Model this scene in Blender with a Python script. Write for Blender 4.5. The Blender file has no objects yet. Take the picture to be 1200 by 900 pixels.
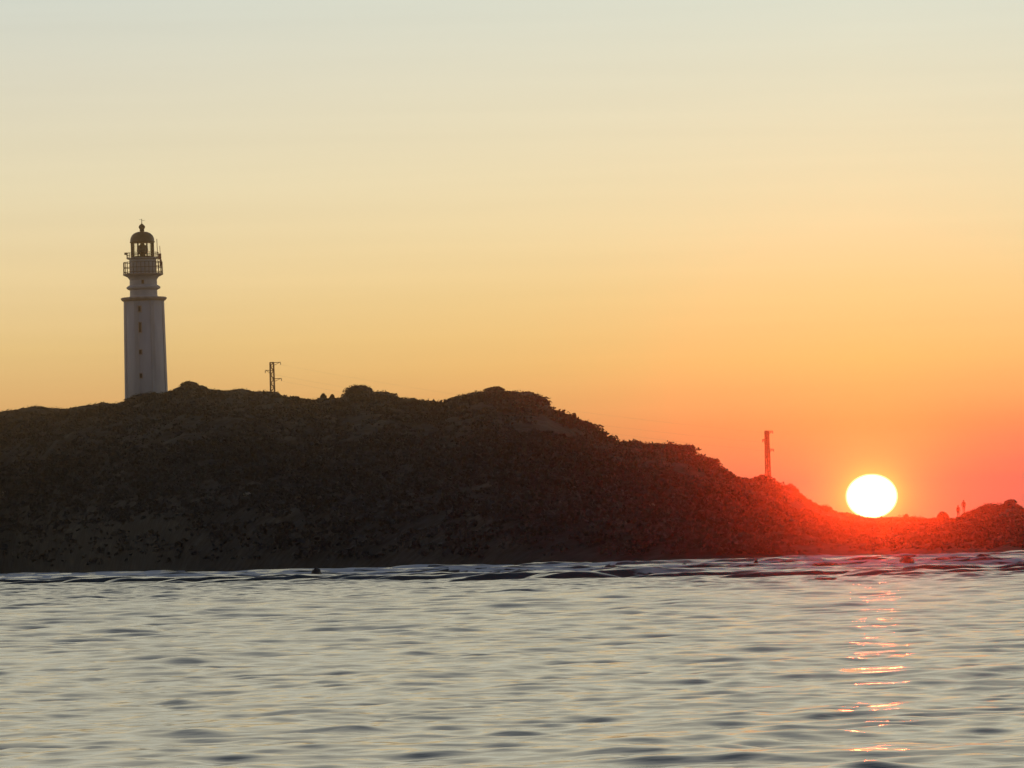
import bpy, math, random
import numpy as np
from mathutils import Vector, Matrix

random.seed(7)
rng = np.random.default_rng(7)
R = math.radians
sc = bpy.context.scene
col = sc.collection

# ------------------------------------------------------------------ camera
W0, H0 = 1200.0, 900.0
F = 6468.0                       # focal length in photo pixels (long telephoto, 10.6 degrees wide)
HC = 1.5                         # camera height above the sea
ROLL = R(1.65)
PITCH = math.atan(194 * math.cos(ROLL) / F)
fw = Vector((0, math.cos(PITCH), math.sin(PITCH)))
u0 = Vector((0, -math.sin(PITCH), math.cos(PITCH)))
r0 = Vector((1, 0, 0))
cr = r0 * math.cos(ROLL) - u0 * math.sin(ROLL)
cu = u0 * math.cos(ROLL) + r0 * math.sin(ROLL)
cam_d = bpy.data.cameras.new("camera")
cam = bpy.data.objects.new("camera", cam_d)
col.objects.link(cam)
cam_d.sensor_width = 36
cam_d.lens = 36 * F / W0
cam_d.clip_start = 0.1
cam_d.clip_end = 20000
m = Matrix((cr, cu, -fw)).transposed().to_4x4()
m.translation = Vector((0, 0, HC))
cam.matrix_world = m
sc.camera = cam


def ray(px, py):
    return (fw * F + cr * (px - W0 / 2) + cu * (H0 / 2 - py)).normalized()


def at(px, py, dist):
    """point of the place seen in direction (px, py), at a ground distance of dist metres"""
    d = ray(px, py)
    k = dist / math.hypot(d.x, d.y)
    return Vector((d.x * k, d.y * k, HC + d.z * k))


# ------------------------------------------------------------------ world
SUN = ray(1021.5, 581.5)
SUN_EL = math.asin(SUN.z)
SUN_AZ = math.atan2(SUN.x, SUN.y)
SKY_K = 0.1


def lin(c):
    out = []
    for v in c:
        v /= 255.0
        out.append(v / 12.92 if v <= 0.04045 else ((v + 0.055) / 1.055) ** 2.4)
    return tuple(out)


world = bpy.data.worlds.new("World")
sc.world = world
world.use_nodes = True
nt = world.node_tree
nt.nodes.clear()
N, L = nt.nodes, nt.links


def mth(op, a, b=None, c=None, clamp=False, tree=None):
    t = tree or nt
    n = t.nodes.new('ShaderNodeMath')
    n.operation = op
    n.use_clamp = clamp
    for i, v in enumerate((a, b, c)):
        if v is None:
            continue
        if isinstance(v, (int, float)):
            n.inputs[i].default_value = v
        else:
            t.links.new(v, n.inputs[i])
    return n.outputs[0]


tc = N.new('ShaderNodeTexCoord')
nrm = N.new('ShaderNodeVectorMath'); nrm.operation = 'NORMALIZE'
L.new(tc.outputs['Generated'], nrm.inputs[0])
sep = N.new('ShaderNodeSeparateXYZ'); L.new(nrm.outputs[0], sep.inputs[0])
el = mth('MULTIPLY', mth('ARCSINE', sep.outputs[2]), 180 / math.pi)
elp = mth('MAXIMUM', el, 0.0)
tpos = mth('POWER', mth('DIVIDE', elp, 90.0), 0.5)
az = mth('ARCTAN2', sep.outputs[0], sep.outputs[1])
daz = mth('MULTIPLY', mth('ABSOLUTE', mth('WRAP', mth('SUBTRACT', az, SUN_AZ), math.pi, -math.pi)), 180 / math.pi)


def ramp(stops):
    r = N.new('ShaderNodeValToRGB')
    cr_ = r.color_ramp
    cr_.interpolation = 'EASE' if False else 'LINEAR'
    while len(cr_.elements) > 1:
        cr_.elements.remove(cr_.elements[-1])
    first = True
    for e, c in stops:
        p = math.sqrt(e / 90.0)
        l = lin(c)
        if first:
            cr_.elements[0].position = p; elx = cr_.elements[0]; first = False
        else:
            elx = cr_.elements.new(p)
        elx.color = (l[0], l[1], l[2], 1)
    L.new(tpos, r.inputs[0])
    return r.outputs[0]


HIGH = [(9, (226, 222, 197)), (14, (222, 218, 196)), (22, (188, 190, 184)), (34, (98, 110, 126)), (50, (56, 70, 96)), (90, (40, 54, 80))]
near = ramp([(0, (192, 98, 90)), (0.6, (214, 108, 90)), (1.2, (243, 152, 90)), (1.9, (250, 200, 118)),
             (2.6, (250, 217, 146)), (3.3, (250, 229, 175)), (4.2, (242, 231, 193)), (5.6, (226, 231, 213))] + HIGH)
far = ramp([(0, (200, 144, 96)), (1.6, (229, 180, 116)), (2.2, (236, 202, 137)), (3.0, (242, 219, 167)),
            (3.9, (236, 225, 188)), (5.0, (224, 222, 201)), (5.8, (214, 220, 208))] + HIGH)
mixaz = N.new('ShaderNodeMix'); mixaz.data_type = 'RGBA'
L.new(mth('SMOOTH_MIN', mth('DIVIDE', daz, 8.5), 1.0, 0.15), mixaz.inputs['Factor'])
L.new(near, mixaz.inputs['A']); L.new(far, mixaz.inputs['B'])
# low mauve haze bank over the horizon right of the sun, and faint haze layers
saz = mth('MULTIPLY', mth('SUBTRACT', az, SUN_AZ), 180 / math.pi)
bank = mth('MULTIPLY', mth('MULTIPLY', mth('SUBTRACT', saz, 0.55), 0.85, clamp=True),
           mth('MULTIPLY', mth('SUBTRACT', 1.45, el), 1.1, clamp=True))
lc = N.new('ShaderNodeCombineXYZ')
L.new(mth('MULTIPLY', az, 9.0), lc.inputs[0]); L.new(mth('MULTIPLY', el, 5.5), lc.inputs[1])
ln = N.new('ShaderNodeTexNoise'); ln.inputs['Scale'].default_value = 1.0; ln.inputs['Detail'].default_value = 4
L.new(lc.outputs[0], ln.inputs[0])
bank = mth('MULTIPLY', bank, mth('MULTIPLY_ADD', ln.outputs[0], 0.9, 0.15), clamp=True)
bm = N.new('ShaderNodeMix'); bm.data_type = 'RGBA'
bm.inputs['B'].default_value = (*lin((152, 104, 100)), 1)
L.new(bank, bm.inputs['Factor']); L.new(mixaz.outputs['Result'], bm.inputs['A'])
lay = N.new('ShaderNodeVectorMath'); lay.operation = 'SCALE'
L.new(bm.outputs['Result'], lay.inputs[0])
L.new(mth('MULTIPLY_ADD', mth('SUBTRACT', ln.outputs[0], 0.5), 0.07, 1.0), lay.inputs['Scale'])
# the sky away from the sunset is dimmer and bluer
back = mth('POWER', mth('MULTIPLY_ADD', mth('COSINE', mth('MULTIPLY', daz, math.pi / 180)), 0.5, 0.5), 0.8)
hilow = mth('MULTIPLY', elp, 1 / 70.0, clamp=True)
dim = mth('MAXIMUM', mth('MULTIPLY_ADD', back, 0.90, 0.10), mth('MULTIPLY', hilow, 0.8))
ms = N.new('ShaderNodeMix'); ms.data_type = 'RGBA'; ms.blend_type = 'MULTIPLY'
ms.inputs['Factor'].default_value = 1
comb = N.new('ShaderNodeCombineXYZ')
L.new(dim, comb.inputs[0]); L.new(mth('POWER', dim, 0.93), comb.inputs[1]); L.new(mth('POWER', dim, 0.75), comb.inputs[2])
L.new(lay.outputs[0], ms.inputs['A']); L.new(comb.outputs[0], ms.inputs['B'])

# angle from the sun, for the disc and the glow of the air round it
dx = mth('SUBTRACT', az, SUN_AZ)
dz = mth('DIVIDE', mth('SUBTRACT', mth('ARCSINE', sep.outputs[2]), SUN_EL), 0.86)
rad = mth('MULTIPLY', mth('SQRT', mth('ADD', mth('MULTIPLY', dx, dx), mth('MULTIPLY', dz, dz))), F)   # in photo px
disc = mth('SMOOTH_MAX', mth('DIVIDE', mth('SUBTRACT', 31.0, rad), 4.0, clamp=True), 0.0, 0.0)
halo = mth('EXPONENT', mth('MULTIPLY', mth('MAXIMUM', mth('SUBTRACT', rad, 29), 0.0), -1 / 16.0))
wide = mth('EXPONENT', mth('MULTIPLY', rad, -1 / 130.0))


def scaled(colr, fac):
    n = N.new('ShaderNodeVectorMath'); n.operation = 'SCALE'
    n.inputs[0].default_value = colr
    L.new(fac, n.inputs['Scale'])
    return n.outputs[0]


def vadd(a, b):
    n = N.new('ShaderNodeVectorMath'); n.operation = 'ADD'
    L.new(a, n.inputs[0]); L.new(b, n.inputs[1])
    return n.outputs[0]


DISC = (4.5, 2.6, 1.5)
tot = vadd(vadd(ms.outputs['Result'], scaled(DISC, disc)),
           vadd(scaled((0.4, 0.30, 0.02), halo), scaled((0.03, 0.01, 0.0), wide)))
sky = N.new('ShaderNodeTexSky')
sky.sky_type = 'NISHITA'
sky.sun_disc = False
sky.sun_elevation = SUN_EL
sky.sun_rotation = SUN_AZ
sky.air_density = 1.5; sky.dust_density = 3.0; sky.ozone_density = 1.0
up = N.new('ShaderNodeVectorMath'); up.operation = 'SCALE'; up.inputs['Scale'].default_value = 1 / SKY_K
L.new(tot, up.inputs[0])
mx = N.new('ShaderNodeMix'); mx.data_type = 'RGBA'; mx.inputs['Factor'].default_value = 0.04
L.new(up.outputs[0], mx.inputs['A']); L.new(sky.outputs[0], mx.inputs['B'])
bg = N.new('ShaderNodeBackground'); bg.inputs['Strength'].default_value = SKY_K
L.new(mx.outputs['Result'], bg.inputs['Color'])
wo = N.new('ShaderNodeOutputWorld'); L.new(bg.outputs[0], wo.inputs['Surface'])
world.cycles.sampling_method = 'MANUAL'
world.cycles.sample_map_resolution = 2048

# ------------------------------------------------------------------ the setting sun
sl = bpy.data.lights.new("sun", 'SUN')
sl.energy = 0.051
sl.angle = R(0.5)
sl.color = (1.0, 0.055, 0.015)
so = bpy.data.objects.new("sun", sl)
col.objects.link(so)
so.rotation_euler = (-SUN).to_track_quat('-Z', 'Y').to_euler()
so.location = (0, 0, 80)

vs = sc.view_settings
sc.display_settings.display_device = 'sRGB'
vs.view_transform = 'Standard'; vs.look = 'None'; vs.exposure = 0; vs.gamma = 1; vs.use_curve_mapping = False
cy = sc.cycles
cy.use_denoising = True
cy.sample_clamp_direct = 0.0
cy.sample_clamp_indirect = 2.5
cy.max_bounces = 6
cy.volume_bounces = 0
cy.transparent_max_bounces = 12
cy.caustics_reflective = False
cy.caustics_refractive = False


# ------------------------------------------------------------------ helpers
def tag(o, label=None, cat=None, group=None, kind=None):
    if label: o['label'] = label
    if cat: o['category'] = cat
    if group: o['group'] = group
    if kind: o['kind'] = kind
    return o


def empty(name, loc, rz=0.0):
    o = bpy.data.objects.new(name, None)
    o.empty_display_size = 0.5
    col.objects.link(o)
    o.location = loc
    o.rotation_euler = (0, 0, rz)
    return o


def link_mesh(name, V, Fc, mat, parent=None, smooth=False):
    me = bpy.data.meshes.new(name)
    V = np.asarray(V, dtype=np.float32).reshape(-1, 3)
    Fc = np.asarray(Fc, dtype=np.int32)
    k = Fc.shape[1]
    me.vertices.add(len(V)); me.vertices.foreach_set('co', V.ravel())
    me.loops.add(Fc.size); me.loops.foreach_set('vertex_index', Fc.ravel())
    me.polygons.add(len(Fc))
    me.polygons.foreach_set('loop_start', np.arange(0, Fc.size, k, dtype=np.int32))
    me.update(calc_edges=True)
    me.validate()
    if smooth:
        me.polygons.foreach_set('use_smooth', np.ones(len(me.polygons), dtype=bool))
    me.materials.append(mat)
    o = bpy.data.objects.new(name, me)
    col.objects.link(o)
    if parent: o.parent = parent
    return o


class MB:
    def __init__(s):
        s.v = []; s.f = []

    def add(s, V, Fs):
        b = len(s.v)
        s.v += [tuple(v) for v in V]
        s.f += [tuple(b + i for i in f) for f in Fs]

    def box(s, c, size, rz=0.0):
        x, y, z = (q / 2 for q in size)
        cs, sn = math.cos(rz), math.sin(rz)
        V = []
        for dz_ in (-z, z):
            for a, b in ((-x, -y), (x, -y), (x, y), (-x, y)):
                V.append((c[0] + a * cs - b * sn, c[1] + a * sn + b * cs, c[2] + dz_))
        s.add(V, [(3, 2, 1, 0), (4, 5, 6, 7), (0, 1, 5, 4), (1, 2, 6, 5), (2, 3, 7, 6), (3, 0, 4, 7)])

    def bar(s, a, b, r, n=6, r2=None):
        a, b = Vector(a), Vector(b)
        d = (b - a).normalized()
        q = d.to_track_quat('Z', 'Y')
        r2 = r if r2 is None else r2
        V = []
        for p, rr in ((a, r), (b, r2)):
            for i in range(n):
                t = 2 * math.pi * i / n
                V.append(p + q @ Vector((rr * math.cos(t), rr * math.sin(t), 0)))
        Fs = [(i, (i + 1) % n, n + (i + 1) % n, n + i) for i in range(n)]
        Fs += [tuple(range(n - 1, -1, -1)), tuple(range(n, 2 * n))]
        s.add(V, Fs)

    def lathe(s, prof, n=48, cap=True, c=(0, 0)):
        V = []
        for r_, z_ in prof:
            for i in range(n):
                t = 2 * math.pi * i / n
                V.append((c[0] + r_ * math.cos(t), c[1] + r_ * math.sin(t), z_))
        Fs = []
        for k in range(len(prof) - 1):
            for i in range(n):
                j = (i + 1) % n
                Fs.append((k * n + i, k * n + j, (k + 1) * n + j, (k + 1) * n + i))
        if cap:
            Fs.append(tuple(range(n - 1, -1, -1)))
            Fs.append(tuple((len(prof) - 1) * n + i for i in range(n)))
        s.add(V, Fs)

    def ring(s, R_, z, r_, n=48):
        m_ = 6
        V = []
        for i in range(n):
            t = 2 * math.pi * i / n
            for j in range(m_):
                p = 2 * math.pi * j / m_
                V.append(((R_ + r_ * math.cos(p)) * math.cos(t), (R_ + r_ * math.cos(p)) * math.sin(t), z + r_ * math.sin(p)))
        Fs = []
        for i in range(n):
            for j in range(m_):
                Fs.append((i * m_ + j, ((i + 1) % n) * m_ + j, ((i + 1) % n) * m_ + (j + 1) % m_, i * m_ + (j + 1) % m_))
        s.add(V, Fs)

    def build(s, name, mat, parent=None, smooth=False):
        me = bpy.data.meshes.new(name)
        me.from_pydata(s.v, [], s.f)
        me.update()
        if smooth:
            for p in me.polygons:
                p.use_smooth = len(p.vertices) <= 4
        me.materials.append(mat)
        o = bpy.data.objects.new(name, me)
        col.objects.link(o)
        if parent: o.parent = parent
        return o


class Noise:
    """smooth value noise with octaves"""
    def __init__(s, seed, n=256):
        s.n = n
        s.g = np.random.default_rng(seed).random((n, n)).astype(np.float32) * 2 - 1

    def one(s, x, y):
        xi = np.floor(x).astype(np.int64); yi = np.floor(y).astype(np.int64)
        fx = x - xi; fy = y - yi
        fx = fx * fx * (3 - 2 * fx); fy = fy * fy * (3 - 2 * fy)
        a = s.g[xi % s.n, yi % s.n]; b = s.g[(xi + 1) % s.n, yi % s.n]
        c = s.g[xi % s.n, (yi + 1) % s.n]; d = s.g[(xi + 1) % s.n, (yi + 1) % s.n]
        return (a * (1 - fx) + b * fx) * (1 - fy) + (c * (1 - fx) + d * fx) * fy

    def __call__(s, x, y=0.0, octv=4, gain=0.5):
        x = np.asarray(x, dtype=np.float64); y = np.asarray(y, dtype=np.float64) + np.zeros_like(x)
        out = 0; a = 1; t = 0
        for k in range(octv):
            out = out + a * s.one(x * 2 ** k + 17.3 * k, y * 2 ** k + 9.1 * k)
            t += a; a *= gain
        return out / t


# ------------------------------------------------------------------ materials
def mat_new(name):
    mt = bpy.data.materials.new(name)
    mt.use_nodes = True
    t = mt.node_tree
    b = t.nodes['Principled BSDF']
    return mt, t, b


def noise_mat(name, c1, c2, scale=1.0, rough=0.85, bump=0.2, dist=0.05, metallic=0.0, detail=6, stretch=(1, 1, 1), c3=None):
    mt, t, b = mat_new(name)
    co = t.nodes.new('ShaderNodeTexCoord')
    mp = t.nodes.new('ShaderNodeMapping'); mp.inputs['Scale'].default_value = stretch
    t.links.new(co.outputs['Object'], mp.inputs[0])
    nz = t.nodes.new('ShaderNodeTexNoise'); nz.inputs['Scale'].default_value = scale; nz.inputs['Detail'].default_value = detail
    t.links.new(mp.outputs[0], nz.inputs[0])
    rp = t.nodes.new('ShaderNodeValToRGB')
    rp.color_ramp.elements[0].position = 0.35; rp.color_ramp.elements[0].color = (*c1, 1)
    rp.color_ramp.elements[1].position = 0.65; rp.color_ramp.elements[1].color = (*c2, 1)
    if c3:
        e = rp.color_ramp.elements.new(0.8); e.color = (*c3, 1)
    t.links.new(nz.outputs[0], rp.inputs[0]); t.links.new(rp.outputs[0], b.inputs['Base Color'])
    b.inputs['Roughness'].default_value = rough
    b.inputs['Metallic'].default_value = metallic
    if bump:
        bp = t.nodes.new('ShaderNodeBump'); bp.inputs['Strength'].default_value = bump; bp.inputs['Distance'].default_value = dist
        t.links.new(nz.outputs[0], bp.inputs['Height']); t.links.new(bp.outputs[0], b.inputs['Normal'])
    return mt


M_white = noise_mat('whitewash', (0.48, 0.51, 0.55), (0.58, 0.61, 0.65), 0.6, 0.8, 0.1, stretch=(1, 1, 0.25))
M_band = noise_mat('weathered_stone', (0.42, 0.36, 0.32), (0.52, 0.46, 0.42), 1.2, 0.85, 0.15)
M_dome = noise_mat('dark_dome_metal', (0.025, 0.028, 0.027), (0.045, 0.048, 0.045), 1.5, 0.5, 0.05, metallic=0.3)
M_iron = noise_mat('painted_iron', (0.10, 0.09, 0.08), (0.16, 0.13, 0.11), 3, 0.6, 0.05)
M_rail = noise_mat('pale_railing_paint', (0.12, 0.10, 0.09), (0.18, 0.15, 0.13), 3, 0.6, 0.05)
M_red = noise_mat('red_antenna_paint', (0.35, 0.10, 0.10), (0.45, 0.16, 0.14), 3, 0.5, 0.0)
M_dark = noise_mat('dark_opening', (0.03, 0.03, 0.035), (0.05, 0.05, 0.055), 3, 0.3, 0.0)
M_lens = noise_mat('lens_brass_and_glass', (0.05, 0.055, 0.05), (0.10, 0.11, 0.10), 5, 0.25, 0.1)
M_galv = noise_mat('galvanised_steel', (0.40, 0.24, 0.13), (0.50, 0.31, 0.18), 4, 0.7, 0.0, metallic=0.1)
M_insul = noise_mat('insulator_ceramic', (0.16, 0.08, 0.05), (0.22, 0.11, 0.07), 4, 0.3, 0.0)
M_wire = noise_mat('conductor', (0.14, 0.12, 0.11), (0.20, 0.17, 0.15), 4, 0.5, 0.0, metallic=0.5)
M_rock = noise_mat('wet_reef_rock', (0.025, 0.022, 0.02), (0.07, 0.06, 0.05), 1.6, 0.5, 0.6, 0.15)
M_pale = noise_mat('pale_boulder_stone', (0.24, 0.21, 0.17), (0.36, 0.32, 0.27), 1.2, 0.9, 0.5, 0.1)
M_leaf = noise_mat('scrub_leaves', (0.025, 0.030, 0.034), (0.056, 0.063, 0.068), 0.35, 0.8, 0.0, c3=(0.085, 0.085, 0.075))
M_stem = noise_mat('scrub_stem', (0.06, 0.045, 0.03), (0.1, 0.075, 0.05), 3, 0.9, 0.2)

# glass of the lantern: clear with a mirror sheen
M_glass, t, b = mat_new('lantern_glass')
t.nodes.remove(b)
tr = t.nodes.new('ShaderNodeBsdfTransparent'); tr.inputs[0].default_value = (0.93, 0.94, 0.93, 1)
gl = t.nodes.new('ShaderNodeBsdfGlossy'); gl.inputs['Roughness'].default_value = 0.05
fr = t.nodes.new('ShaderNodeFresnel'); fr.inputs[0].default_value = 1.45
mxs = t.nodes.new('ShaderNodeMixShader')
t.links.new(fr.outputs[0], mxs.inputs[0]); t.links.new(tr.outputs[0], mxs.inputs[1]); t.links.new(gl.outputs[0], mxs.inputs[2])
t.links.new(mxs.outputs[0], t.nodes['Material Output'].inputs['Surface'])

# headland ground: scrub earth, sandy scars, darker rock near the water
M_land, t, b = mat_new('headland_ground')
co = t.nodes.new('ShaderNodeTexCoord')
mp = t.nodes.new('ShaderNodeMapping'); mp.inputs['Scale'].default_value = (0.11, 0.045, 0.4)
t.links.new(co.outputs['Object'], mp.inputs[0])
n1 = t.nodes.new('ShaderNodeTexNoise'); n1.inputs['Scale'].default_value = 1.0; n1.inputs['Detail'].default_value = 9; n1.inputs['Roughness'].default_value = 0.62
t.links.new(mp.outputs[0], n1.inputs[0])
rp = t.nodes.new('ShaderNodeValToRGB')
els = rp.color_ramp.elements
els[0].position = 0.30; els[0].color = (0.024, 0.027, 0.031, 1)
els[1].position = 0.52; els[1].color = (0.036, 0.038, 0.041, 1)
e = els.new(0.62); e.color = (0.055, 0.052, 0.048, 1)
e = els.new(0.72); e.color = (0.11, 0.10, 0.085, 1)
t.links.new(n1.outputs[0], rp.inputs[0])
n2 = t.nodes.new('ShaderNodeTexNoise'); n2.inputs['Scale'].default_value = 0.7; n2.inputs['Detail'].default_value = 8
t.links.new(co.outputs['Object'], n2.inputs[0])
rp2 = t.nodes.new('ShaderNodeValToRGB')
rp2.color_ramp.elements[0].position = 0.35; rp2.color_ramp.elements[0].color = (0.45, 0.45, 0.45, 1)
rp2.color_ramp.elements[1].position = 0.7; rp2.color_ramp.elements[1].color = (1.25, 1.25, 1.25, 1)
t.links.new(n2.outputs[0], rp2.inputs[0])
mm = t.nodes.new('ShaderNodeMix'); mm.data_type = 'RGBA'; mm.blend_type = 'MULTIPLY'; mm.inputs['Factor'].default_value = 1
t.links.new(rp.outputs[0], mm.inputs['A']); t.links.new(rp2.outputs[0], mm.inputs['B'])
t.links.new(mm.outputs['Result'], b.inputs['Base Color'])
b.inputs['Roughness'].default_value = 0.95
b.inputs['Specular IOR Level'].default_value = 0.15
bp = t.nodes.new('ShaderNodeBump'); bp.inputs['Strength'].default_value = 0.5; bp.inputs['Distance'].default_value = 0.4
t.links.new(n2.outputs[0], bp.inputs['Height']); t.links.new(bp.outputs[0], b.inputs['Normal'])

# sea
M_sea, t, b = mat_new('sea_water')
b.inputs['Base Color'].default_value = (0.065, 0.075, 0.072, 1)
b.inputs['Specular IOR Level'].default_value = 0.68
b.inputs['IOR'].default_value = 1.333
co = t.nodes.new('ShaderNodeTexCoord')
mp = t.nodes.new('ShaderNodeMapping'); mp.inputs['Scale'].default_value = (1.0, 2.4, 1.0)
t.links.new(co.outputs['Object'], mp.inputs[0])
nb = t.nodes.new('ShaderNodeTexNoise'); nb.inputs['Scale'].default_value = 1.7; nb.inputs['Detail'].default_value = 3
t.links.new(mp.outputs[0], nb.inputs[0])
bp = t.nodes.new('ShaderNodeBump'); bp.inputs['Strength'].default_value = 0.3; bp.inputs['Distance'].default_value = 0.03
t.links.new(nb.outputs[0], bp.inputs['Height']); t.links.new(bp.outputs[0], b.inputs['Normal'])
at_r = t.nodes.new('ShaderNodeAttribute'); at_r.attribute_name = 'ripple'
mr = t.nodes.new('ShaderNodeMapRange'); mr.inputs['To Min'].default_value = 0.095; mr.inputs['To Max'].default_value = 0.15
t.links.new(at_r.outputs['Fac'], mr.inputs['Value']); t.links.new(mr.outputs[0], b.inputs['Roughness'])
at_f = t.nodes.new('ShaderNodeAttribute'); at_f.attribute_name = 'foam'
fo = t.nodes.new('ShaderNodeBsdfDiffuse'); fo.inputs['Color'].default_value = (0.84, 0.86, 0.88, 1)
nf = t.nodes.new('ShaderNodeTexNoise'); nf.inputs['Scale'].default_value = 0.55; nf.inputs['Detail'].default_value = 7; nf.inputs['Roughness'].default_value = 0.7
mpf = t.nodes.new('ShaderNodeMapping'); mpf.inputs['Scale'].default_value = (0.35, 0.5, 1.0)
t.links.new(co.outputs['Object'], mpf.inputs[0]); t.links.new(mpf.outputs[0], nf.inputs[0])
ff = mth('ADD', at_f.outputs['Fac'], mth('MULTIPLY_ADD', nf.outputs[0], 1.6, -0.85, tree=t), tree=t)
ff = mth('MULTIPLY', mth('MULTIPLY', mth('SUBTRACT', ff, 0.15, tree=t), 2.2, clamp=True, tree=t),
         mth('MULTIPLY', at_f.outputs['Fac'], 4.0, clamp=True, tree=t), tree=t)
mxs = t.nodes.new('ShaderNodeMixShader')
t.links.new(ff, mxs.inputs[0]); t.links.new(b.outputs[0], mxs.inputs[1]); t.links.new(fo.outputs[0], mxs.inputs[2])
t.links.new(mxs.outputs[0], t.nodes['Material Output'].inputs['Surface'])

# ------------------------------------------------------------------ headland profile
RIDGE = [(-700, 648), (-600, 640), (-500, 612), (-350, 556), (-200, 510), (-100, 490), (-40, 483), (0, 481), (10, 480),
         (20, 478), (30, 476.5), (40, 474.5), (50, 475), (60, 477), (70, 478), (80, 477.5), (88, 475.5), (100, 474),
         (110, 472.5), (118, 470.5), (126, 471.5), (136, 471), (144, 469.5), (148, 467), (158, 462), (170, 459.5),
         (178, 459), (186, 460), (196, 458), (200, 457), (206, 453.5), (212, 450.5), (220, 449), (226, 449), (232, 449.5),
         (238, 450), (244, 454), (252, 455.5), (262, 457), (270, 456), (276, 454.5), (284, 454), (292, 456), (300, 457.5),
         (310, 457), (318, 457), (326, 458), (332, 463), (345, 463.5), (355, 465), (365, 467), (372, 466), (378, 464.5),
         (383, 465), (392, 465), (401, 464), (403, 461), (410, 459), (425, 458), (438, 458), (444, 457), (452, 457), (458, 459.5),
         (465, 462), (474, 467), (483, 465), (492, 468), (500, 470), (510, 470.5), (518, 470.5), (528, 466), (540, 462),
         (552, 459.5), (562, 457), (572, 456), (580, 455), (590, 456.5), (600, 457.5), (612, 458), (620, 457.5),
         (628, 460), (636, 464), (641, 466), (645, 475), (650, 481), (660, 482), (668, 484.5), (674, 488), (682, 491.5),
         (690, 492), (695, 496), (700, 502), (708, 508), (716, 513.5), (725, 517.5), (733, 516), (740, 515.5), (750, 517),
         (760, 519), (770, 518.5), (780, 519), (790, 518.5), (798, 521), (804, 520), (808, 519), (812, 523), (816, 532),
         (822, 535), (832, 535), (838, 538), (844, 545), (846, 549), (851, 554), (857, 561), (864, 562.5), (870, 564),
         (880, 560.5), (888, 559), (895, 558), (900, 561), (906, 562), (911, 563), (913, 567), (920, 568), (928, 566),
         (932, 568.5), (936, 575), (940, 580), (944, 581), (950, 586), (958, 591), (963, 592), (970, 591.5), (976, 596),
         (982, 600), (990, 599), (997, 600), (1005, 603.5), (1015, 605.5), (1025, 606), (1035, 605), (1045, 604),
         (1055, 604.5), (1062, 604), (1068, 605), (1075, 605), (1085, 606), (1097, 606), (1114, 607), (1118, 608),
         (1121, 607.5), (1126, 603), (1132, 599), (1140, 597), (1148, 593), (1154, 590), (1164, 589), (1170, 590),
         (1178, 588), (1184, 586.5), (1190, 587), (1194, 591), (1198, 594), (1210, 596), (1240, 599), (1300, 606),
         (1400, 611), (1600, 616), (1900, 622)]
RD = [(-700, 1040), (0, 1010), (170, 1008), (300, 985), (400, 950), (600, 905), (700, 890), (850, 905), (940, 900),
      (1020, 835), (1070, 820), (1120, 800), (1200, 760), (1400, 720), (1900, 700)]
SD = [(-700, 960), (-300, 945), (0, 905), (60, 800), (100, 730), (200, 628), (400, 560), (600, 508), (800, 488),
      (1000, 488), (1100, 462), (1200, 432), (1400, 400), (1900, 380)]


def curve(tbl, x):
    a = np.array(tbl, dtype=float)
    return np.interp(x, a[:, 0], a[:, 1])


def smooth_curve(tbl, x, w=30.0):
    return sum(curve(tbl, np.asarray(x, dtype=float) + k * w) for k in (-2, -1, 0, 1, 2)) / 5


DROP = 0.22           # the scrub on the ridge stands this much above the soil
cols = np.arange(-700, 1900, 1.5)
n_land = Noise(3)
n_ridge = Noise(5)
jy = np.where(np.abs(cols - 1020) < 60, 0.3, 1.3) * n_ridge(cols / 5.0, 0.3, 3)
ry = curve(RIDGE, cols) + jy
rd = smooth_curve(RD, cols, 12)
sd = smooth_curve(SD, cols, 14)
dirs = np.array([ray(a, b_)[:] for a, b_ in zip(cols, ry)])
hyp = np.hypot(dirs[:, 0], dirs[:, 1])
ridge_z = HC + dirs[:, 2] / hyp * rd - DROP
ridge_az = np.arctan2(dirs[:, 0], dirs[:, 1])
NF, NBK = 110, 26
tt = np.concatenate([np.linspace(-0.06, 1, NF), 1 + np.linspace(0.02, 1, NBK) ** 1.5])


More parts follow.
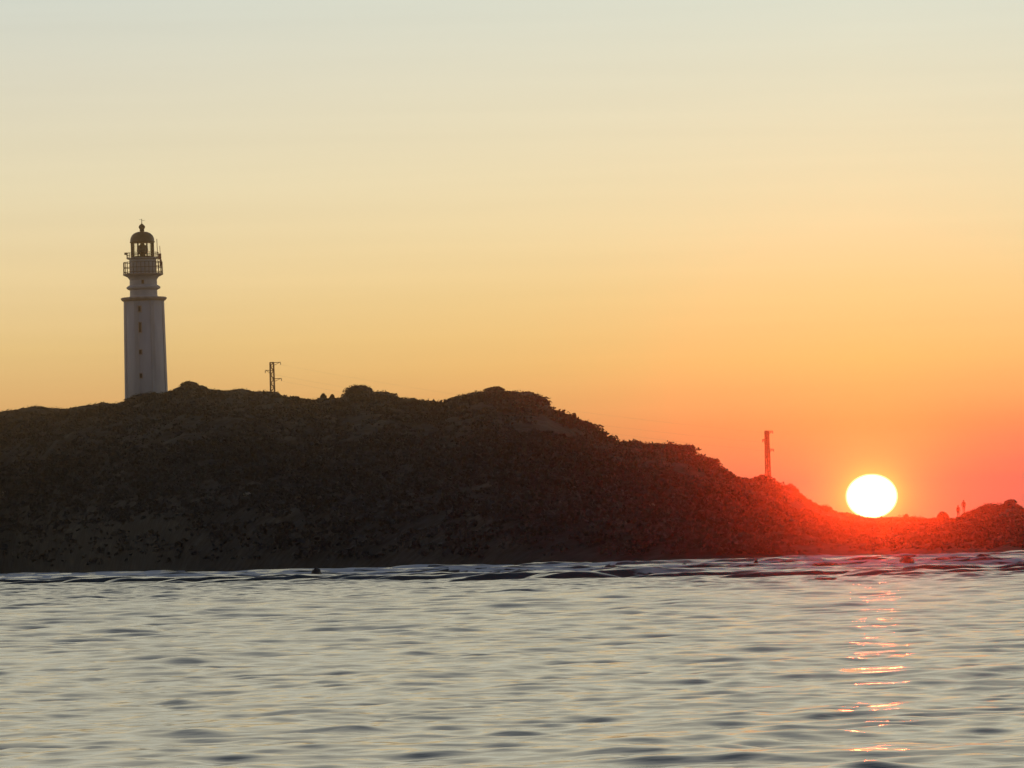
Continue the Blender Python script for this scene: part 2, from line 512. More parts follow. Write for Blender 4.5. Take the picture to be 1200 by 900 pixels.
def land_z(ci, tq):
    """height of the headland; ci: column number (array), tq: 0 at the waterline, 1 on the ridge, 2 at the far side"""
    ci = np.asarray(ci, dtype=float); tq = np.asarray(tq, dtype=float)
    k = np.arange(len(cols))
    rz = np.interp(ci, k, ridge_z); rr = np.interp(ci, k, rd); s_ = np.interp(ci, k, sd); azz = np.interp(ci, k, ridge_az)
    # softer copy of the ridge for the slope in front of it
    k2 = np.convolve(np.pad(ridge_z, 30, 'edge'), np.ones(61) / 61, 'valid')
    rs = np.interp(ci, k, k2)
    front = np.clip(tq, 0, 1)
    r_ = np.where(tq <= 1, s_ + (rr - s_) * tq, rr + (tq - 1) * 150)
    wx = r_ * np.sin(azz); wy = r_ * np.cos(azz)
    base = rs * (1 - front ** 3) + rz * front ** 3
    shape = 0.10 * np.clip(front / 0.06, 0, 1) + 0.90 * (front ** 0.78)
    nz = n_land(wx / 34, wy / 60, 5, 0.55) * 4.4 + n_land(wx / 8 + 40, wy / 22, 3) * 1.3
    amp = np.clip(rs / 22, 0.06, 1) * (front * (1 - front) * 4) ** 0.8 * np.clip((1 - front) * 2.2, 0, 1)
    zf = base * shape + nz * amp - 0.0
    # never let the slope rise above the line from the eye to the ridge
    lim = HC + (rz - HC) * r_ / rr - (1 - front) * 0.5
    zf = np.minimum(zf, np.where(front < 1, lim, 1e9))
    zf = np.where(tq < 0, tq * 30, zf)
    bk = np.clip(tq - 1, 0, 1)
    zb = rz - bk * 12.0 * np.clip(rz / 20, 0.15, 1) - np.clip(bk - 0.45, 0, 1) ** 1.3 * (rz + 2) * 1.6 + 0.0 * nz
    zb = np.maximum(zb, -3)
    z = np.where(tq <= 1, zf, zb)
    return wx, wy, z


CI, TT = np.meshgrid(np.arange(len(cols)), tt, indexing='xy')
wx, wy, wz = land_z(CI, TT)
V = np.stack([wx, wy, wz], -1).reshape(-1, 3)


def grid_faces(nr, nc, wrap=False):
    i = np.arange(nr - 1)[:, None] * nc
    if wrap:
        j = np.arange(nc)[None, :]; j2 = (j + 1) % nc
    else:
        j = np.arange(nc - 1)[None, :]; j2 = j + 1
    return np.stack([i + j, i + j2, i + nc + j2, i + nc + j], -1).reshape(-1, 4)


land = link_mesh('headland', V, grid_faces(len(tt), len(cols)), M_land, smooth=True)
tag(land, kind='structure')

# ------------------------------------------------------------------ sea
BD = [(-900, 470), (0, 408), (150, 380), (300, 330), (450, 296), (600, 272), (750, 258), (900, 236), (1050, 226), (1200, 222), (2200, 200)]


def az_of(px):
    return np.arctan2(np.asarray(px, dtype=float) - 600, F)


fine = np.arange(-0.135, 0.1351, 0.00048)
coarse = np.concatenate([np.linspace(0.1353, math.pi, 36), -np.linspace(0.1353, math.pi, 36)[:-1][::-1]])
angs = np.concatenate([fine, coarse[:36], coarse[36:] + 2 * math.pi])
angs = np.unique(np.round(angs, 7))
angs = angs[(angs < 2 * math.pi - 0.1352)]
rr_ = [0.5]
while rr_[-1] < 24: rr_.append(rr_[-1] * 1.06)
while rr_[-1] < 190: rr_.append(rr_[-1] * 1.0014)
while rr_[-1] < 420: rr_.append(rr_[-1] * 1.00042)
while rr_[-1] < 520: rr_.append(rr_[-1] * 1.0007)
while rr_[-1] < 900: rr_.append(rr_[-1] * 1.0025)
while rr_[-1] < 1180: rr_.append(rr_[-1] * 1.02)
rr_ = np.array(rr_)
A, Rr = np.meshgrid(angs, rr_, indexing='xy')
A = A.astype(np.float32); Rr = Rr.astype(np.float32)
X = Rr * np.sin(A); Y = Rr * np.cos(A)
isfine = (np.abs(A) < 0.1352).astype(np.float32)
Z = np.zeros_like(X)
ncomp = 84
lam = np.exp(rng.uniform(math.log(0.33), math.log(8.0), ncomp))
ang = rng.normal(0.0, 0.72, ncomp) + 0.05
SLOPE = 0.082
n_sea = Noise(11)
patch = (1 + 0.35 * n_sea(X / 26, Y / 60, 3)).astype(np.float32)
row_dr = np.gradient(rr_)
for i in range(ncomp):
    k = 2 * math.pi / lam[i]
    w_ = 1.3 if lam[i] < 1.7 else 0.5
    a = w_ * SLOPE * math.sqrt(2.0 / ncomp) / k
    fade = np.clip((lam[i] / (row_dr * 2.4) - 1.0), 0, 1).astype(np.float32)[:, None]
    kx, ky = k * math.sin(ang[i]), k * math.cos(ang[i])
    ph = rng.uniform(0, 2 * math.pi)
    wob = (0.9 * np.sin(X * 0.21 / max(1, lam[i] ** 0.5) + ph * 3 + Y * 0.05)).astype(np.float32)
    s_ = np.sin(kx * X + ky * Y + ph + wob)
    if lam[i] > 1.3:
        fade = fade * (1 + np.clip((rr_ - 60) / 110, 0, 1.1).astype(np.float32)[:, None])
    Z += a * fade * (s_ + 0.45 * (s_ * s_ - 0.5))
Z *= patch
Z *= np.where(isfine > 0, 1, 0.3)

# surf over the reef between the outer break and the shore
PX = np.tan(np.clip(A, -0.3, 0.3)) * F + 600
front_w = (np.abs(A) < 0.25)
Bd = smooth_curve(BD, PX, 20); Sd = smooth_curve(SD, PX, 20)
U = (Rr - Bd) / (Sd - Bd)
foam = np.zeros_like(Z)
surf = np.zeros_like(Z)
rs_ = random.Random(31)
n_lip = Noise(77)
foam_n = np.clip(0.5 + 1.2 * n_lip(X / 6.0, Y / 25.0, 4), 0, 1).astype(np.float32)
for row, (uc, hmin, hmax, fo_) in enumerate(((0.0, 0.30, 0.42, 0.25), (0.07, 0.20, 0.32, 0.5), (0.20, 0.18, 0.30, 0.9), (0.36, 0.16, 0.30, 1.0),
                                             (0.54, 0.18, 0.30, 1.0), (0.72, 0.18, 0.34, 1.0), (0.90, 0.16, 0.32, 0.8))):
    pxc = -160.0
    while pxc < 1380:
        hwp = rs_.uniform(55, 120) if row == 0 else rs_.uniform(28, 95)
        pxc += hwp * (0.85 if row == 0 else rs_.uniform(0.9, 1.9))
        bq = float(smooth_curve(BD, pxc, 20)); sq = float(smooth_curve(SD, pxc, 20))
        r0_ = bq + (uc + rs_.uniform(-0.04, 0.04)) * (sq - bq)
        h_ = rs_.uniform(hmin, hmax) * (0.6 if (row == 0 and pxc > 820) else 1.0)
        tilt = rs_.uniform(-0.12, 0.12)
        ja = np.where(np.abs(angs - math.atan2(pxc - 600, F)) < (hwp + 4) / F)[0]
        ia = np.where((rr_ > r0_ - 26) & (rr_ < r0_ + 22))[0]
        if len(ja) == 0 or len(ia) == 0:
            continue
        sl_ = np.ix_(ia, ja)
        xs = X[sl_]; rs2 = Rr[sl_]
        x0_ = r0_ * math.sin(math.atan2(pxc - 600, F)); hw_ = hwp * r0_ / F
        uu = (xs - x0_) / hw_
        env = np.clip(1 - uu * uu, 0, 1) ** 0.6 * (1 + 0.22 * n_lip(xs / 1.6 + row * 31, 2.0, 3))
        d = rs2 - (r0_ + tilt * (xs - x0_) + 0.5 * n_lip(xs / 4.0 + row * 13, 5.0, 2))
        hz_ = h_ * env
        wf = hz_ * 1.15 + 0.10
        fz = np.clip(1 + d / wf, 0, 1)
        pr = np.where(d < 0, fz, np.exp(-(d / 4.0) ** 2))
        surf[sl_] = np.maximum(surf[sl_], (hz_ * pr).astype(np.float32))
        ft = np.where(d > -0.12, np.exp(-np.clip(d, 0, 99) / 6.0), 0) * 0.9 + np.where(d < -wf, np.exp((d + wf) / 9.0), 0) * 0.8
        foam[sl_] = np.maximum(foam[sl_], (ft * fo_ * np.clip((1 - uu * uu) * 2.5, 0, 1) * np.clip(foam_n[sl_] * 1.9, 0, 1)).astype(np.float32))
Z = Z + surf
sh = np.clip(1 - np.abs(U - 1.0) / 0.05, 0, 1)
foam += (sh * 0.35 * front_w).astype(np.float32)
foam *= np.clip((U + 0.05) * 30, 0, 1)
foam = np.clip(foam, 0, 1)
Z = np.where(U > 1.05, np.minimum(Z, 0.05), Z)
ripple = np.clip((Rr - 40) / 300, 0, 1)
V = np.stack([X, Y, Z], -1).reshape(-1, 3)
nr, nc = X.shape
V = np.concatenate([V, [[0, 0, 0]]])
Fq = grid_faces(nr, nc, wrap=True)
sea = link_mesh('sea', V, Fq, M_sea, smooth=True)
for nm, arr in (('foam', foam), ('ripple', ripple)):
    atb = sea.data.attributes.new(nm, 'FLOAT', 'POINT')
    full = np.concatenate([np.asarray(arr, dtype=np.float32).ravel(), np.zeros(1, dtype=np.float32)])
    atb.data.foreach_set('value', full)
tag(sea, kind='structure')

# ------------------------------------------------------------------ haze
hz = MB()
hz.box((0, 0, 33.5), (2520, 2520, 75.0))
M_haze, t, b = mat_new('sunset_haze')
t.nodes.remove(b)
pv = t.nodes.new('ShaderNodeVolumePrincipled')
pv.inputs['Color'].default_value = (0.93, 0.70, 0.42, 1)
pv.inputs['Density'].default_value = 0.00012
pv.inputs['Anisotropy'].default_value = 0.987
t.links.new(pv.outputs[0], t.nodes['Material Output'].inputs['Volume'])
haze = hz.build('haze', M_haze)
tag(haze, kind='stuff')

# ------------------------------------------------------------------ lighthouse
TD = 1023.0
tp = at(171.5, 462, TD)
LH = empty('lighthouse', (tp.x, tp.y, tp.z - 3.0), math.atan2(-tp.x, tp.y))
tag(LH, 'tall white round lighthouse with dark dome and galleries on the left of the dark headland', 'lighthouse')
S = TD / F / math.cos(PITCH)
Z0 = 3.0 + 462 * S


def zz(y):   # height on the tower of what the photo shows at row y
    return Z0 - y * S


t_ = MB()
t_.lathe([(3.98, -1.5), (3.84, zz(458)), (3.62, zz(352.8))], 64)
shaft = t_.build('tower_shaft', M_white, LH, smooth=True)
for k in range(8):
    th = 2 * math.pi * (k + 0.5) / 8
    rb = MB()
    pts = []
    for z_, r_ in ((-1.5, 3.98), (zz(353.2), 3.62)):
        for rr2, hw in ((r_ - 0.25, 0.42), (r_ + 0.10, 0.36)):
            for s_ in (-1, 1):
                pts.append((rr2 * math.cos(th) - s_ * hw * math.sin(th), rr2 * math.sin(th) + s_ * hw * math.cos(th), z_))
    rb.add(pts, [(0, 1, 3, 2), (4, 6, 7, 5), (0, 2, 6, 4), (1, 5, 7, 3), (2, 3, 7, 6), (0, 4, 5, 1)])
    rb.build('buttress', M_white, LH)
c = MB()
c.lathe([(3.64, zz(353.2)), (3.9, zz(352.4)), (3.98, zz(351.4)), (4.1, zz(350.8)), (4.12, zz(349.4)), (3.9, zz(348.6))], 64)
c.build('cornice', M_band, LH)
c = MB()
c.lathe([(2.62, zz(348.7)), (2.46, zz(346.5)), (2.44, zz(340.2)), (2.66, zz(339.6)), (3.02, zz(338.2)), (3.05, zz(336.6)), (2.7, zz(335.0)),
         (2.46, zz(334.2)), (2.44, zz(328.5)), (2.6, zz(326.4)), (2.85, zz(324.6)), (3.45, zz(322.8))], 56)
c.build('watch_room', M_white, LH, smooth=False)
c = MB()
c.lathe([(3.45, zz(322.7)), (3.6, zz(322.4)), (3.6, zz(321.2)), (3.5, zz(321.0))], 56)
gal = c.build('gallery', M_band, LH)


def railing(R_, zb, zt, n, nm, par, r_=0.035):
    q = MB()
    for k in range(n):
        th = 2 * math.pi * k / n
        q.bar((R_ * math.cos(th), R_ * math.sin(th), zb), (R_ * math.cos(th) * 0.99, R_ * math.sin(th) * 0.99, zt), r_, 5)
    for f_ in (1.0, 0.55, 0.15):
        q.ring(R_ * 0.99, zb + (zt - zb) * f_, r_ * 0.9, 40)
    return q.build(nm, M_rail, par)


railing(3.48, zz(321.2), zz(307.5), 30, 'railing', gal, 0.075)
c = MB()
c.lathe([(2.42, zz(321.0)), (2.42, zz(304.4)), (2.62, zz(303.8)), (2.9, zz(303.2)), (2.9, zz(302.5)), (2.2, zz(302.3))], 56)
c.build('service_room', M_white, LH)
gal2_z = zz(302.5)
railing(2.84, zz(302.6), zz(296.2), 22, 'lantern_railing', LH, 0.045)
# lantern: low wall, glazing, mullions, lens
lan = MB()
lan.lathe([(2.12, zz(302.3)), (2.12, zz(301.0)), (2.05, zz(300.9))], 48)
lan_o = lan.build('lantern_wall', M_dome, LH)
g = MB()
g.lathe([(2.08, zz(300.9)), (2.08, zz(284.4))], 32, cap=False)
glz = g.build('lantern_glazing', M_glass, LH, smooth=True)
for k in range(8):
    th = 2 * math.pi * (k + 0.5) / 8
    q = MB()
    q.box((2.1 * math.cos(th), 2.1 * math.sin(th), (zz(300.9) + zz(284.4)) / 2), (0.22, 0.22, zz(284.4) - zz(300.9)), th)
    q.build('mullion', M_dome, glz)
q = MB()
q.lathe([(0.6, zz(302.2)), (0.5, zz(298.0)), (0.75, zz(297.6)), (0.95, zz(296.0)), (1.02, zz(293)), (0.95, zz(289.8)), (0.7, zz(288.0)),
         (0.42, zz(286.8)), (0.25, zz(284.5))], 32)
q.build('lens', M_lens, LH, smooth=True)
dm = MB()
prof = [(2.2, zz(284.6)), (2.24, zz(283.6)), (2.16, zz(282.8))]
for k in range(1, 9):
    a_ = k / 8 * math.pi / 2
    prof.append((2.14 * math.cos(a_) ** 0.9 + 0.28 * (k / 8), zz(282.8) + (zz(271.6) - zz(282.8)) * math.sin(a_)))
prof += [(0.42, zz(271.2)), (0.40, zz(268.2))]
dm.lathe(prof, 48)
dome = dm.build('dome', M_dome, LH, smooth=True)
fi = MB()
fi.lathe([(0.42, zz(268.3)), (0.56, zz(267.4)), (0.58, zz(265.6)), (0.45, zz(264.2)), (0.22, zz(262.8)), (0.07, zz(262.0)), (0.05, zz(256.5))], 24)
fi.build('ventilator', M_dome, dome, smooth=True)
v = MB()
v.bar((0, 0, zz(258.5)), (0.6, 0, zz(258.5)), 0.03); v.bar((0, 0, zz(257.5)), (-0.5, 0, zz(257.5)), 0.03)
v.build('weather_vane', M_iron, dome)
# windows of the shaft, in the side that faces the bay
for (wxp, y1, y2, ww) in ((165.6, 360, 366, 0.55), (166.6, 379, 390, 0.40), (167.2, 411, 415.5, 0.45), (168.0, 438.5, 443.5, 0.45)):
    f_ = (y1 - 353) / 105.0
    r_ = 3.62 + 0.22 * f_
    cx = 164.9 + (y1 - 260) * 0.030
    x_ = (wxp - cx - 2.2) * S - 0.15
    th = math.asin(max(-0.9, min(0.9, x_ / r_)))
    w_ = MB()
    zc = (zz(y1) + zz(y2)) / 2; hh = zz(y1) - zz(y2)
    cx_, cy_ = (r_ + 0.0) * math.sin(th), -(r_ + 0.0) * math.cos(th)
    for s_ in (-1, 1):
        w_.box((cx_ + s_ * (ww / 2 + 0.07) * math.cos(th), cy_ + s_ * (ww / 2 + 0.07) * math.sin(th), zc), (0.14, 0.22, hh + 0.28), th)
    w_.box((cx_, cy_, zc + hh / 2 + 0.07), (ww, 0.22, 0.14), th)
    w_.box((cx_, cy_, zc - hh / 2 - 0.07), (ww, 0.26, 0.14), th)
    wo_ = w_.build('window', M_band, LH)
    p_ = MB(); p_.box((cx_, cy_, zc), (ww - 0.004, 0.06, hh), th)
    p_.build('pane', M_dark, wo_)
w_ = MB(); zc = zz(338.5)
w_.box((-0.1, -2.46, zz(331.0)), (0.45, 0.12, 0.7)); wo_ = w_.build('window', M_dark, LH)
# aerials and gear on the galleries
for x_, y_, z1, z2, r_ in ((2.75, -1.0, zz(321), zz(281), 0.06), (3.25, -0.6, zz(321), zz(289), 0.05)):
    q = MB(); q.bar((x_, y_, z1), (x_ - 0.15, y_, z2), r_, 8)
    for z_ in (zz(312), zz(302), zz(298)):
        q.bar((x_ - 0.05, y_, z_), (x_ - 0.9, y_ + 0.3, z_), 0.035, 6)
    q.build('aerial', M_red, LH)
q = MB(); q.box((3.05, -0.8, zz(301.5)), (0.55, 0.35, 1.1)); q.build('antenna_panel', M_red, LH)
q = MB(); q.box((3.2, -0.8, zz(309)), (0.4, 0.35, 1.2)); q.build('antenna_panel', M_red, LH)
q = MB(); q.bar((-2.6, -0.9, zz(304)), (-2.9, -0.9, zz(297.5)), 0.06, 8); q.box((-3.0, -0.9, zz(297.3)), (0.5, 0.3, 0.42))
q.build('fog_detector', M_iron, LH)
LH.scale = (1.035, 1.035, 1.0)


# ------------------------------------------------------------------ lattice masts and wires
def lattice_mast(loc, rz, label, wb, wt):
    root = empty('lattice_mast', loc, rz)
    tag(root, label, 'mast', 'lattice masts of the overhead line')
    Hh = 9.0

    def hw(z_): return (wb + (wt - wb) * z_ / Hh) / 2
    legs = MB()
    for sx in (-1, 1):
        for sy in (-1, 1):
            q = MB()
            q.bar((sx * hw(-0.5), sy * hw(-0.5), -0.5), (sx * hw(Hh), sy * hw(Hh), Hh), 0.125, 5)
            q.build('leg', M_galv, root)
    br = MB()
    nz_ = 11
    for k in range(nz_):
        z1, z2 = Hh * k / nz_, Hh * (k + 1) / nz_
        a, b_ = hw(z1), hw(z2)
        s_ = 1 if k % 2 else -1
        for f_ in (-1, 1):
            br.bar((s_ * a, f_ * a, z1), (-s_ * b_, f_ * b_, z2), 0.09, 5)
            br.bar((f_ * a, s_ * a, z1), (f_ * b_, -s_ * b_, z2), 0.05, 5)
            br.bar((-b_, f_ * b_, z2), (b_, f_ * b_, z2), 0.04, 5)
            br.bar((f_ * b_, -b_, z2), (f_ * b_, b_, z2), 0.04, 5)
    br.build('bracing', M_galv, root)
    ends = []
    for z_, s_, ln in ((8.9, 1, 1.75), (7.4, -1, 1.35), (5.75, 1, 1.85)):
        q = MB()
        for f_ in (-1, 1):
            q.bar((-s_ * 0.25, f_ * hw(z_), z_), (s_ * ln, 0, z_ + 0.08), 0.06, 5)
            q.bar((s_ * 0.2, f_ * hw(z_ - 0.6), z_ - 0.6), (s_ * ln * 0.85, 0, z_ + 0.02), 0.045, 5)
        arm = q.build('cross_arm', M_galv, root)
        i_ = MB()
        i_.lathe([(0.03, z_ - 0.42), (0.09, z_ - 0.38), (0.05, z_ - 0.3), (0.10, z_ - 0.26), (0.05, z_ - 0.18), (0.10, z_ - 0.14), (0.03, z_ - 0.02)],
                 12, c=(s_ * ln * 0.97, 0))
        i_.build('insulator', M_insul, arm)
        ends.append(Vector((s_ * ln * 0.97, 0, z_ - 0.42)))
    mw = Matrix.Translation(Vector(loc)) @ Matrix.Rotation(rz, 4, 'Z')
    return root, [mw @ e_ for e_ in ends]


m1 = at(318.5, 424.5, 1072); m1.z -= 9.0
m2 = at(898.5, 504.8, 962); m2.z -= 9.0
_, e1 = lattice_mast(m1, R(8), 'small brown lattice mast on the high ridge right of the lighthouse', 0.85, 0.66)
_, e2 = lattice_mast(m2, R(50), 'small reddish lattice mast on the low shoulder left of the setting sun', 0.62, 0.42)
for a, b_, nm, sag in zip(e1, e2, ('highest', 'middle', 'lowest'), (1.0, 1.15, 1.1)):
    w_ = MB()
    n = 24
    P = []
    for k in range(n + 1):
        u = k / n
        p = a.lerp(b_, u); p.z -= sag * 4 * u * (1 - u)
        P.append(p)
    for k in range(n):
        w_.bar(P[k], P[k + 1], 0.006, 5)
    o = w_.build('overhead_wire', M_wire)
    tag(o, '%s of the three thin overhead wires strung between the two lattice masts' % nm, 'wire', 'overhead wires between the masts')


# ------------------------------------------------------------------ scrub
def clump_quads(cx, cy, cz, rx, rz_, n, size, g):
    """leaf-sized quads spread through a low half-ellipsoid"""
    th = g.uniform(0, 2 * math.pi, n); ph = np.arccos(g.uniform(0.0, 1, n)); q = g.uniform(0.45, 1.0, n) ** 0.5
    x = cx + rx * q * np.sin(ph) * np.cos(th); y = cy + rx * q * np.sin(ph) * np.sin(th); z = cz + rz_ * q * np.cos(ph)
    c_ = np.stack([x, y, z], -1)
    a = g.normal(size=(n, 3)); a /= np.linalg.norm(a, axis=1)[:, None]
    b2 = np.cross(a, g.normal(size=(n, 3))); b2 /= np.linalg.norm(b2, axis=1)[:, None]
    s_ = size * g.uniform(0.6, 1.4, (n, 1))
    return np.stack([c_ - a * s_, c_ - b2 * s_ * 0.6, c_ + a * s_, c_ + b2 * s_ * 0.6], 1).reshape(-1, 3)


QV = []
# slope cover
NS = 24000
ci = rng.uniform(150, len(cols) - 200, NS)
tq = np.where(rng.random(NS) < 0.5, rng.uniform(0.008, 0.42, NS), rng.uniform(0.10, 0.99, NS) ** 0.8)
sx_, sy_, sz_ = land_z(ci, tq)
dens = n_land(sx_ / 25 + 90, sy_ / 40, 3)
for x, y, z, d_, tv, cq in zip(sx_, sy_, sz_, dens, tq, ci):
    if d_ < -0.62 or z < 0.45: continue
    r_ = random.choice((0.4, 0.5, 0.7, 0.9, 1.3, 1.7)) * random.uniform(0.8, 1.2) * (0.6 if tv > 0.93 else 1) * (0.35 if cq > 1075 else 1)
    h_ = r_ * random.uniform(0.4, 0.7) * (0.55 if tv > 0.9 else 1)
    QV.append(clump_quads(x, y, z - 0.05, r_, h_, 26, 0.13 + 0.07 * r_, rng))
# crest line: small uneven tufts
for c_ in np.arange(100, len(cols) - 60, 1.15):
    cc = c_ + random.uniform(-0.5, 0.5)
    px = cols[0] + cc * 1.5
    if abs(px - 1021) < 34:
        if random.random() < 0.5: continue
        r_ = random.uniform(0.12, 0.26)
    else:
        r_ = random.choice((0.16, 0.2, 0.25, 0.3, 0.36, 0.46, 0.62)) * random.uniform(0.8, 1.2)
    x, y, z = land_z(cc, 0.997)
    z = min(z, land_z(cc + 1.2, 0.997)[2], land_z(cc - 1.2, 0.997)[2])
    QV.append(clump_quads(float(x), float(y), float(z) - 0.12, r_ * 1.3, r_ * 0.85, 26, 0.085, rng))
QV = np.concatenate(QV)
QF = np.arange(len(QV)).reshape(-1, 4)
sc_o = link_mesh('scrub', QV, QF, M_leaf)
tag(sc_o, kind='stuff')


def px_col(px): return (px - cols[0]) / 1.5


def shrub(px, w_px, h_px, label, tpos_=0.996, lift=0.0):
    x, y, z = (float(q) for q in land_z(px_col(px), tpos_))
    d_ = math.hypot(x, y)
    r_ = w_px / 2 * d_ / F; h_ = h_px * d_ / F + DROP
    root = empty('shrub', (x, y, z - 0.1))
    tag(root, label, 'shrub', 'shrubs on the skyline of the headland')
    parts = []
    nb_ = 9
    for k in range(nb_):
        th = random.uniform(0, 2 * math.pi); q = random.uniform(0, 0.5) * r_
        parts.append(clump_quads(q * math.cos(th), q * math.sin(th), 0.0, r_ * random.uniform(0.5, 0.62), h_ * random.uniform(0.8, 1.08), 170, 0.12, rng))
    for s_ in (-0.52, 0.5):
        parts.append(clump_quads(r_ * s_, 0, 0.0, r_ * 0.5, h_ * 0.72, 160, 0.10, rng))
    # dense inner twig mass
    nu, nv = 40, 12
    core = []
    for v0 in range(nv):
        for u_ in range(nu):
            q4 = []
            for du, dv in ((0, 0), (1, 0), (1, 1), (0, 1)):
                th = 2 * math.pi * ((u_ + du) % nu) / nu; ph = math.pi / 2 * (v0 + dv) / nv
                kk = 0.82 + 0.06 * math.sin(5 * th + 3 * ph + px) + 0.05 * math.sin(9 * th - 7 * ph)
                q4.append((r_ * kk * math.cos(ph) * math.cos(th), r_ * kk * math.cos(ph) * math.sin(th), h_ * kk * math.sin(ph)))
            core += q4
    parts.append(np.array(core))
    Q = np.concatenate(parts)
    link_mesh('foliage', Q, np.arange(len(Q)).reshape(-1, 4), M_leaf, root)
    st = MB()
    for k in range(5):
        th = k * 1.3
        st.bar((0.05 * math.cos(th), 0.05 * math.sin(th), -0.2), (r_ * 0.5 * math.cos(th), r_ * 0.5 * math.sin(th), h_ * 0.7), 0.05, 6, 0.015)
    st.build('stem', M_stem, root)
    return root


shrub(421, 39, 9.0, 'big rounded dark bush like a dome on the skyline midway along the headland')
shrub(222, 22, 3.5, 'low dark bush on the hump just right of the lighthouse')
shrub(379, 8, 4.0, 'small spiky bush just left of the big domed bush', 0.995)
shrub(389, 6, 3.5, 'tiny tuft between the small spiky bush and the big domed bush', 0.995)
shrub(579, 26, 3.0, 'flat wide bush on the broad crest in the middle of the ridge')
shrub(673, 5, 4.0, 'tiny lone bush on the steep step down right of the broad crest')
shrub(893, 12, 3.0, 'dark bush at the foot of the reddish lattice mast')
shrub(1105, 15, 7.5, 'red-lit bushy mound on the spit between the sun and the two people')
shrub(1062, 5, 2.5, 'tiny bush on the low spit just right of the sun')
shrub(1184, 15, 2.5, 'bush on top of the rightmost hummock')


# ------------------------------------------------------------------ rocks
def rock_mesh(w, d, h, seed, sub=3):
    import bmesh
    bm = bmesh.new()
    bmesh.ops.create_icosphere(bm, subdivisions=sub, radius=1.0)
    nn = Noise(seed, 64)
    for v_ in bm.verts:
        p = v_.co
        k = 1 + 0.42 * float(nn(p.x * 2.3 + 5 + p.z, p.y * 1.7 + p.z * 0.7 + 3, 3)) + 0.16 * float(nn(p.x * 5 + 9, p.z * 5 + p.y * 4, 2))
        v_.co = Vector((p.x * w / 2 * k, p.y * d / 2 * k, p.z * h * k))
    me = bpy.data.meshes.new('rock')
    bm.to_mesh(me); bm.free()
    return me


def rock(name, px, py_base, dist, w_px, h_px, mat, label, cat, group, seed, on_land=False, sub=3):
    s_ = dist / F
    me = rock_mesh(w_px * s_, w_px * s_ * 0.8, h_px * s_ * 1.15, seed, sub)
    me.name = name
    for p in me.polygons: p.use_smooth = sub > 2
    me.materials.append(mat)
    o = bpy.data.objects.new(name, me)
    col.objects.link(o)
    p = at(px, py_base, dist)
    o.location = (p.x, p.y, p.z if on_land else 0.06)
    tag(o, label, cat, group)
    return o


def yh(px): return 644 - (px - 600) * math.tan(ROLL)


def sea_dist(px, py): return HC * F / (py - yh(px))


G = 'dark rocks of the reef in the surf'
for (px, py, w, h, lab) in (
        (371, 676, 13, 8, 'pointed dark rock in the surf below the big domed bush'),
        (358, 677.5, 22, 3, 'low dark rock shelf just left of the pointed rock in the surf'),
        (716, 668, 16, 4, 'flat black rock awash in the surf below the middle of the slope'),
        (802, 666.5, 9, 4, 'small dark rock in the surf left of the upright reddish rock'),
        (886, 664, 6.5, 6.5, 'small upright reddish rock in the surf left of the sun'),
        (1063, 662, 17, 8, 'rounded red-brown rock in the surf just right below the sun'),
        (1100, 660.5, 30, 5, 'long low rock right of the rounded red-brown rock'),
        (1127, 660, 20, 4.5, 'low dark rock between the two long rocks at the right'),
        (1153, 658, 26, 6, 'long dark rock with foam at its right end near the right edge'),
        (1193, 657.5, 26, 4, 'flat black rock cut by the right edge of the photo'),
        (1010, 662, 34, 4, 'long low reddish rock in the surf directly under the sun'),
        (965, 664, 26, 3, 'thin low reddish rock ledge left below the sun'),
        (964, 681, 30, 2.2, 'thin dark rock barely out of the water in front of the surf below the sun')):
    d_ = min(sea_dist(px, py), float(smooth_curve(SD, px, 14)) - 8)
    rock('reef_rock', px, py, d_, w, h, M_rock, lab, 'rock', G, int(px))
G = 'pale boulders on the slope above the shore'
for (px, tv, w, h, lab) in (
        (286, 0.10, 9, 4, 'pale flat boulder low on the dark slope between lighthouse and domed bush'),
        (575, 0.07, 10, 4, 'pale boulder just above the surf below the broad crest'),
        (762, 0.16, 8, 4.5, 'left of the two pale boulders on the lower slope'),
        (777, 0.20, 7, 6, 'right and taller of the two pale boulders on the lower slope'),
        (3, 0.25, 6, 7, 'pale boulder on the slope at the left edge of the photo')):
    x, y, z = (float(q) for q in land_z(px_col(px), tv))
    dd = math.hypot(x, y)
    s_ = dd / F
    me = rock_mesh(w * s_, w * s_ * 0.8, h * s_ * 0.6, int(px) + 900)
    for p in me.polygons: p.use_smooth = True
    me.name = 'boulder'; me.materials.append(M_pale)
    o = bpy.data.objects.new('boulder', me); col.objects.link(o)
    o.location = (x, y, z + 0.05)
    tag(o, lab, 'boulder', G)


# ------------------------------------------------------------------ people
def cloth(name, c_):
    return noise_mat(name, c_, tuple(min(1, v_ * 1.3) for v_ in c_), 14, 0.9, 0.1, 0.01)


M_skin = noise_mat('skin', (0.30, 0.18, 0.13), (0.36, 0.22, 0.16), 10, 0.6, 0.0)
M_hair = noise_mat('hair', (0.02, 0.015, 0.01), (0.04, 0.03, 0.02), 30, 0.6, 0.0)


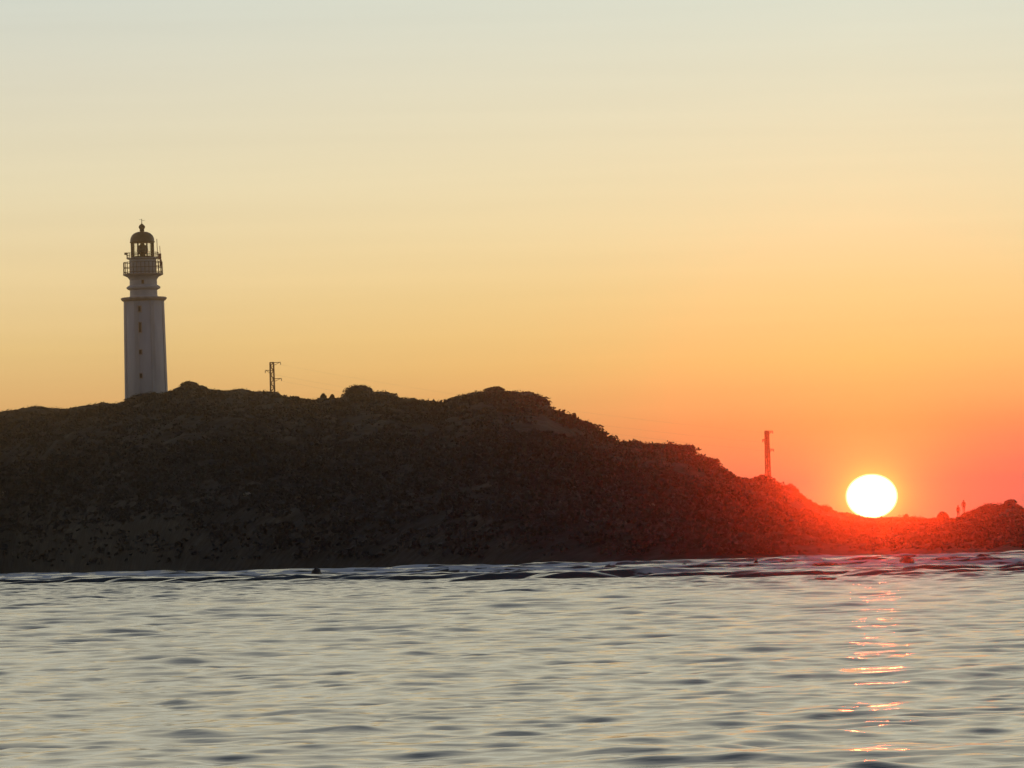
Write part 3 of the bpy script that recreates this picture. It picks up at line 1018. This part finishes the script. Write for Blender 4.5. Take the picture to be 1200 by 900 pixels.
def person(loc, rz, height, top, legs_c, label, spread, elbow):
    root = empty('person', loc, rz)
    tag(root, label, 'person', 'people watching the sunset')
    s = height / 1.72
    v = []; e = []; r = []

    def P(x, y, z, rad_, par=None):
        v.append((x * s, y * s, z * s)); r.append(rad_ * s)
        if par is not None: e.append((par, len(v) - 1))
        return len(v) - 1
    pel = P(0, 0, 0.93, 0.15)
    wa = P(0, 0.01, 1.08, 0.135, pel)
    ch = P(0, 0.015, 1.27, 0.155, wa)
    up_ = P(0, 0.0, 1.41, 0.11, ch)
    nk = P(0, -0.01, 1.49, 0.055, up_)
    hb = P(0, -0.02, 1.57, 0.078, nk)
    hd = P(0, -0.01, 1.635, 0.085, hb)
    P(0, -0.005, 1.69, 0.055, hd)
    P(0, -0.105, 1.60, 0.014, hb)           # nose
    for sx in (-1, 1):
        P(sx * 0.088, 0.0, 1.605, 0.014, hb)  # ear
        hip = P(sx * 0.095, 0, 0.86, 0.098, pel)
        kn = P(sx * (0.095 + spread * 0.5), -0.015, 0.49, 0.062, hip)
        cf = P(sx * (0.1 + spread * 0.75), 0.01, 0.34, 0.056, kn)
        an = P(sx * (0.1 + spread), 0.02, 0.09, 0.040, cf)
        bl = P(sx * (0.11 + spread), -0.09, 0.04, 0.040, an)
        P(sx * (0.115 + spread), -0.17, 0.03, 0.030, bl)
        sh_ = P(sx * 0.175, 0.0, 1.40, 0.062, up_)
        eb = P(sx * (0.225 + elbow), 0.02, 1.12, 0.045, sh_)
        wr = P(sx * 0.235, -0.05 - elbow, 0.87, 0.028, eb)
        pm = P(sx * 0.235, -0.075 - elbow, 0.80, 0.030, wr)
        th1 = P(sx * 0.215, -0.105 - elbow, 0.80, 0.011, wr)
        P(sx * 0.20, -0.12 - elbow, 0.765, 0.009, th1)
        for q, (oy, ln) in enumerate(((-0.030, 0.070), (-0.010, 0.080), (0.010, 0.074), (0.028, 0.058))):
            a_ = P(sx * 0.237, -0.08 - elbow + oy, 0.765, 0.0095, pm)
            b_ = P(sx * 0.233, -0.085 - elbow + oy, 0.765 - ln * 0.55, 0.009, a_)
            P(sx * 0.222, -0.088 - elbow + oy, 0.765 - ln, 0.008, b_)
    me = bpy.data.meshes.new('body')
    me.from_pydata(v, e, [])
    o = bpy.data.objects.new('body', me)
    col.objects.link(o)
    md = o.modifiers.new('skin', 'SKIN'); md.use_smooth_shade = True
    if len(me.skin_vertices):
        for i_, d_ in enumerate(me.skin_vertices[0].data):
            d_.radius = (r[i_] * (1.25 if i_ in (pel, wa, ch) else 1), r[i_] * (0.8 if i_ in (pel, wa, ch, up_) else 1))
            d_.use_root = (i_ == pel)
    o.modifiers.new('sub', 'SUBSURF').levels = 1
    o.modifiers['sub'].render_levels = 1
    dg = bpy.context.evaluated_depsgraph_get()
    new = bpy.data.meshes.new_from_object(o.evaluated_get(dg))
    o.modifiers.clear(); o.data = new
    new.name = 'body'
    for mt in (M_skin, top, legs_c, M_iron): new.materials.append(mt)
    while len(new.materials) > 4: new.materials.pop(index=0)
    for p in new.polygons:
        z_ = p.center.z / s; ax = abs(p.center.x / s)
        if z_ < 0.08: k = 3
        elif ax > 0.17 and z_ < 0.89: k = 0
        elif z_ < 0.90: k = 2
        elif z_ < 1.47: k = 1
        else: k = 0
        p.material_index = k; p.use_smooth = True
    o.parent = root
    h_ = MB()
    pr = []
    for k in range(7):
        a_ = k / 6 * math.pi / 2
        pr.append((0.108 * s * math.cos(a_) + 0.001, (1.61 + 0.125 * math.sin(a_)) * s))
    h_.lathe(pr, 20, c=(0, 0.018 * s))
    h_.lathe([(0.06 * s, 1.5 * s), (0.088 * s, 1.56 * s), (0.10 * s, 1.63 * s)], 16, c=(0, 0.035 * s))
    h_.build('hair', M_hair, root, smooth=True)
    return root


def stand(px, py, dist):
    p = at(px, py, dist)
    return (p.x, p.y, p.z)


M_c1 = cloth('dark_jacket', (0.05, 0.04, 0.05)); M_c2 = cloth('dark_trousers', (0.035, 0.035, 0.045))
M_c3 = cloth('maroon_top', (0.10, 0.03, 0.03))
person(stand(1129.6, 601.0, 790), R(180), 1.84, M_c1, M_c2, 'standing person in dark clothes, right and higher of the two people on the spit', 0.0, 0.05)
person(stand(1123.2, 607.2, 785), R(150), 1.84, M_c3, M_c2, 'standing person in dark clothes, left and lower of the two people on the spit', 0.02, 0.03)
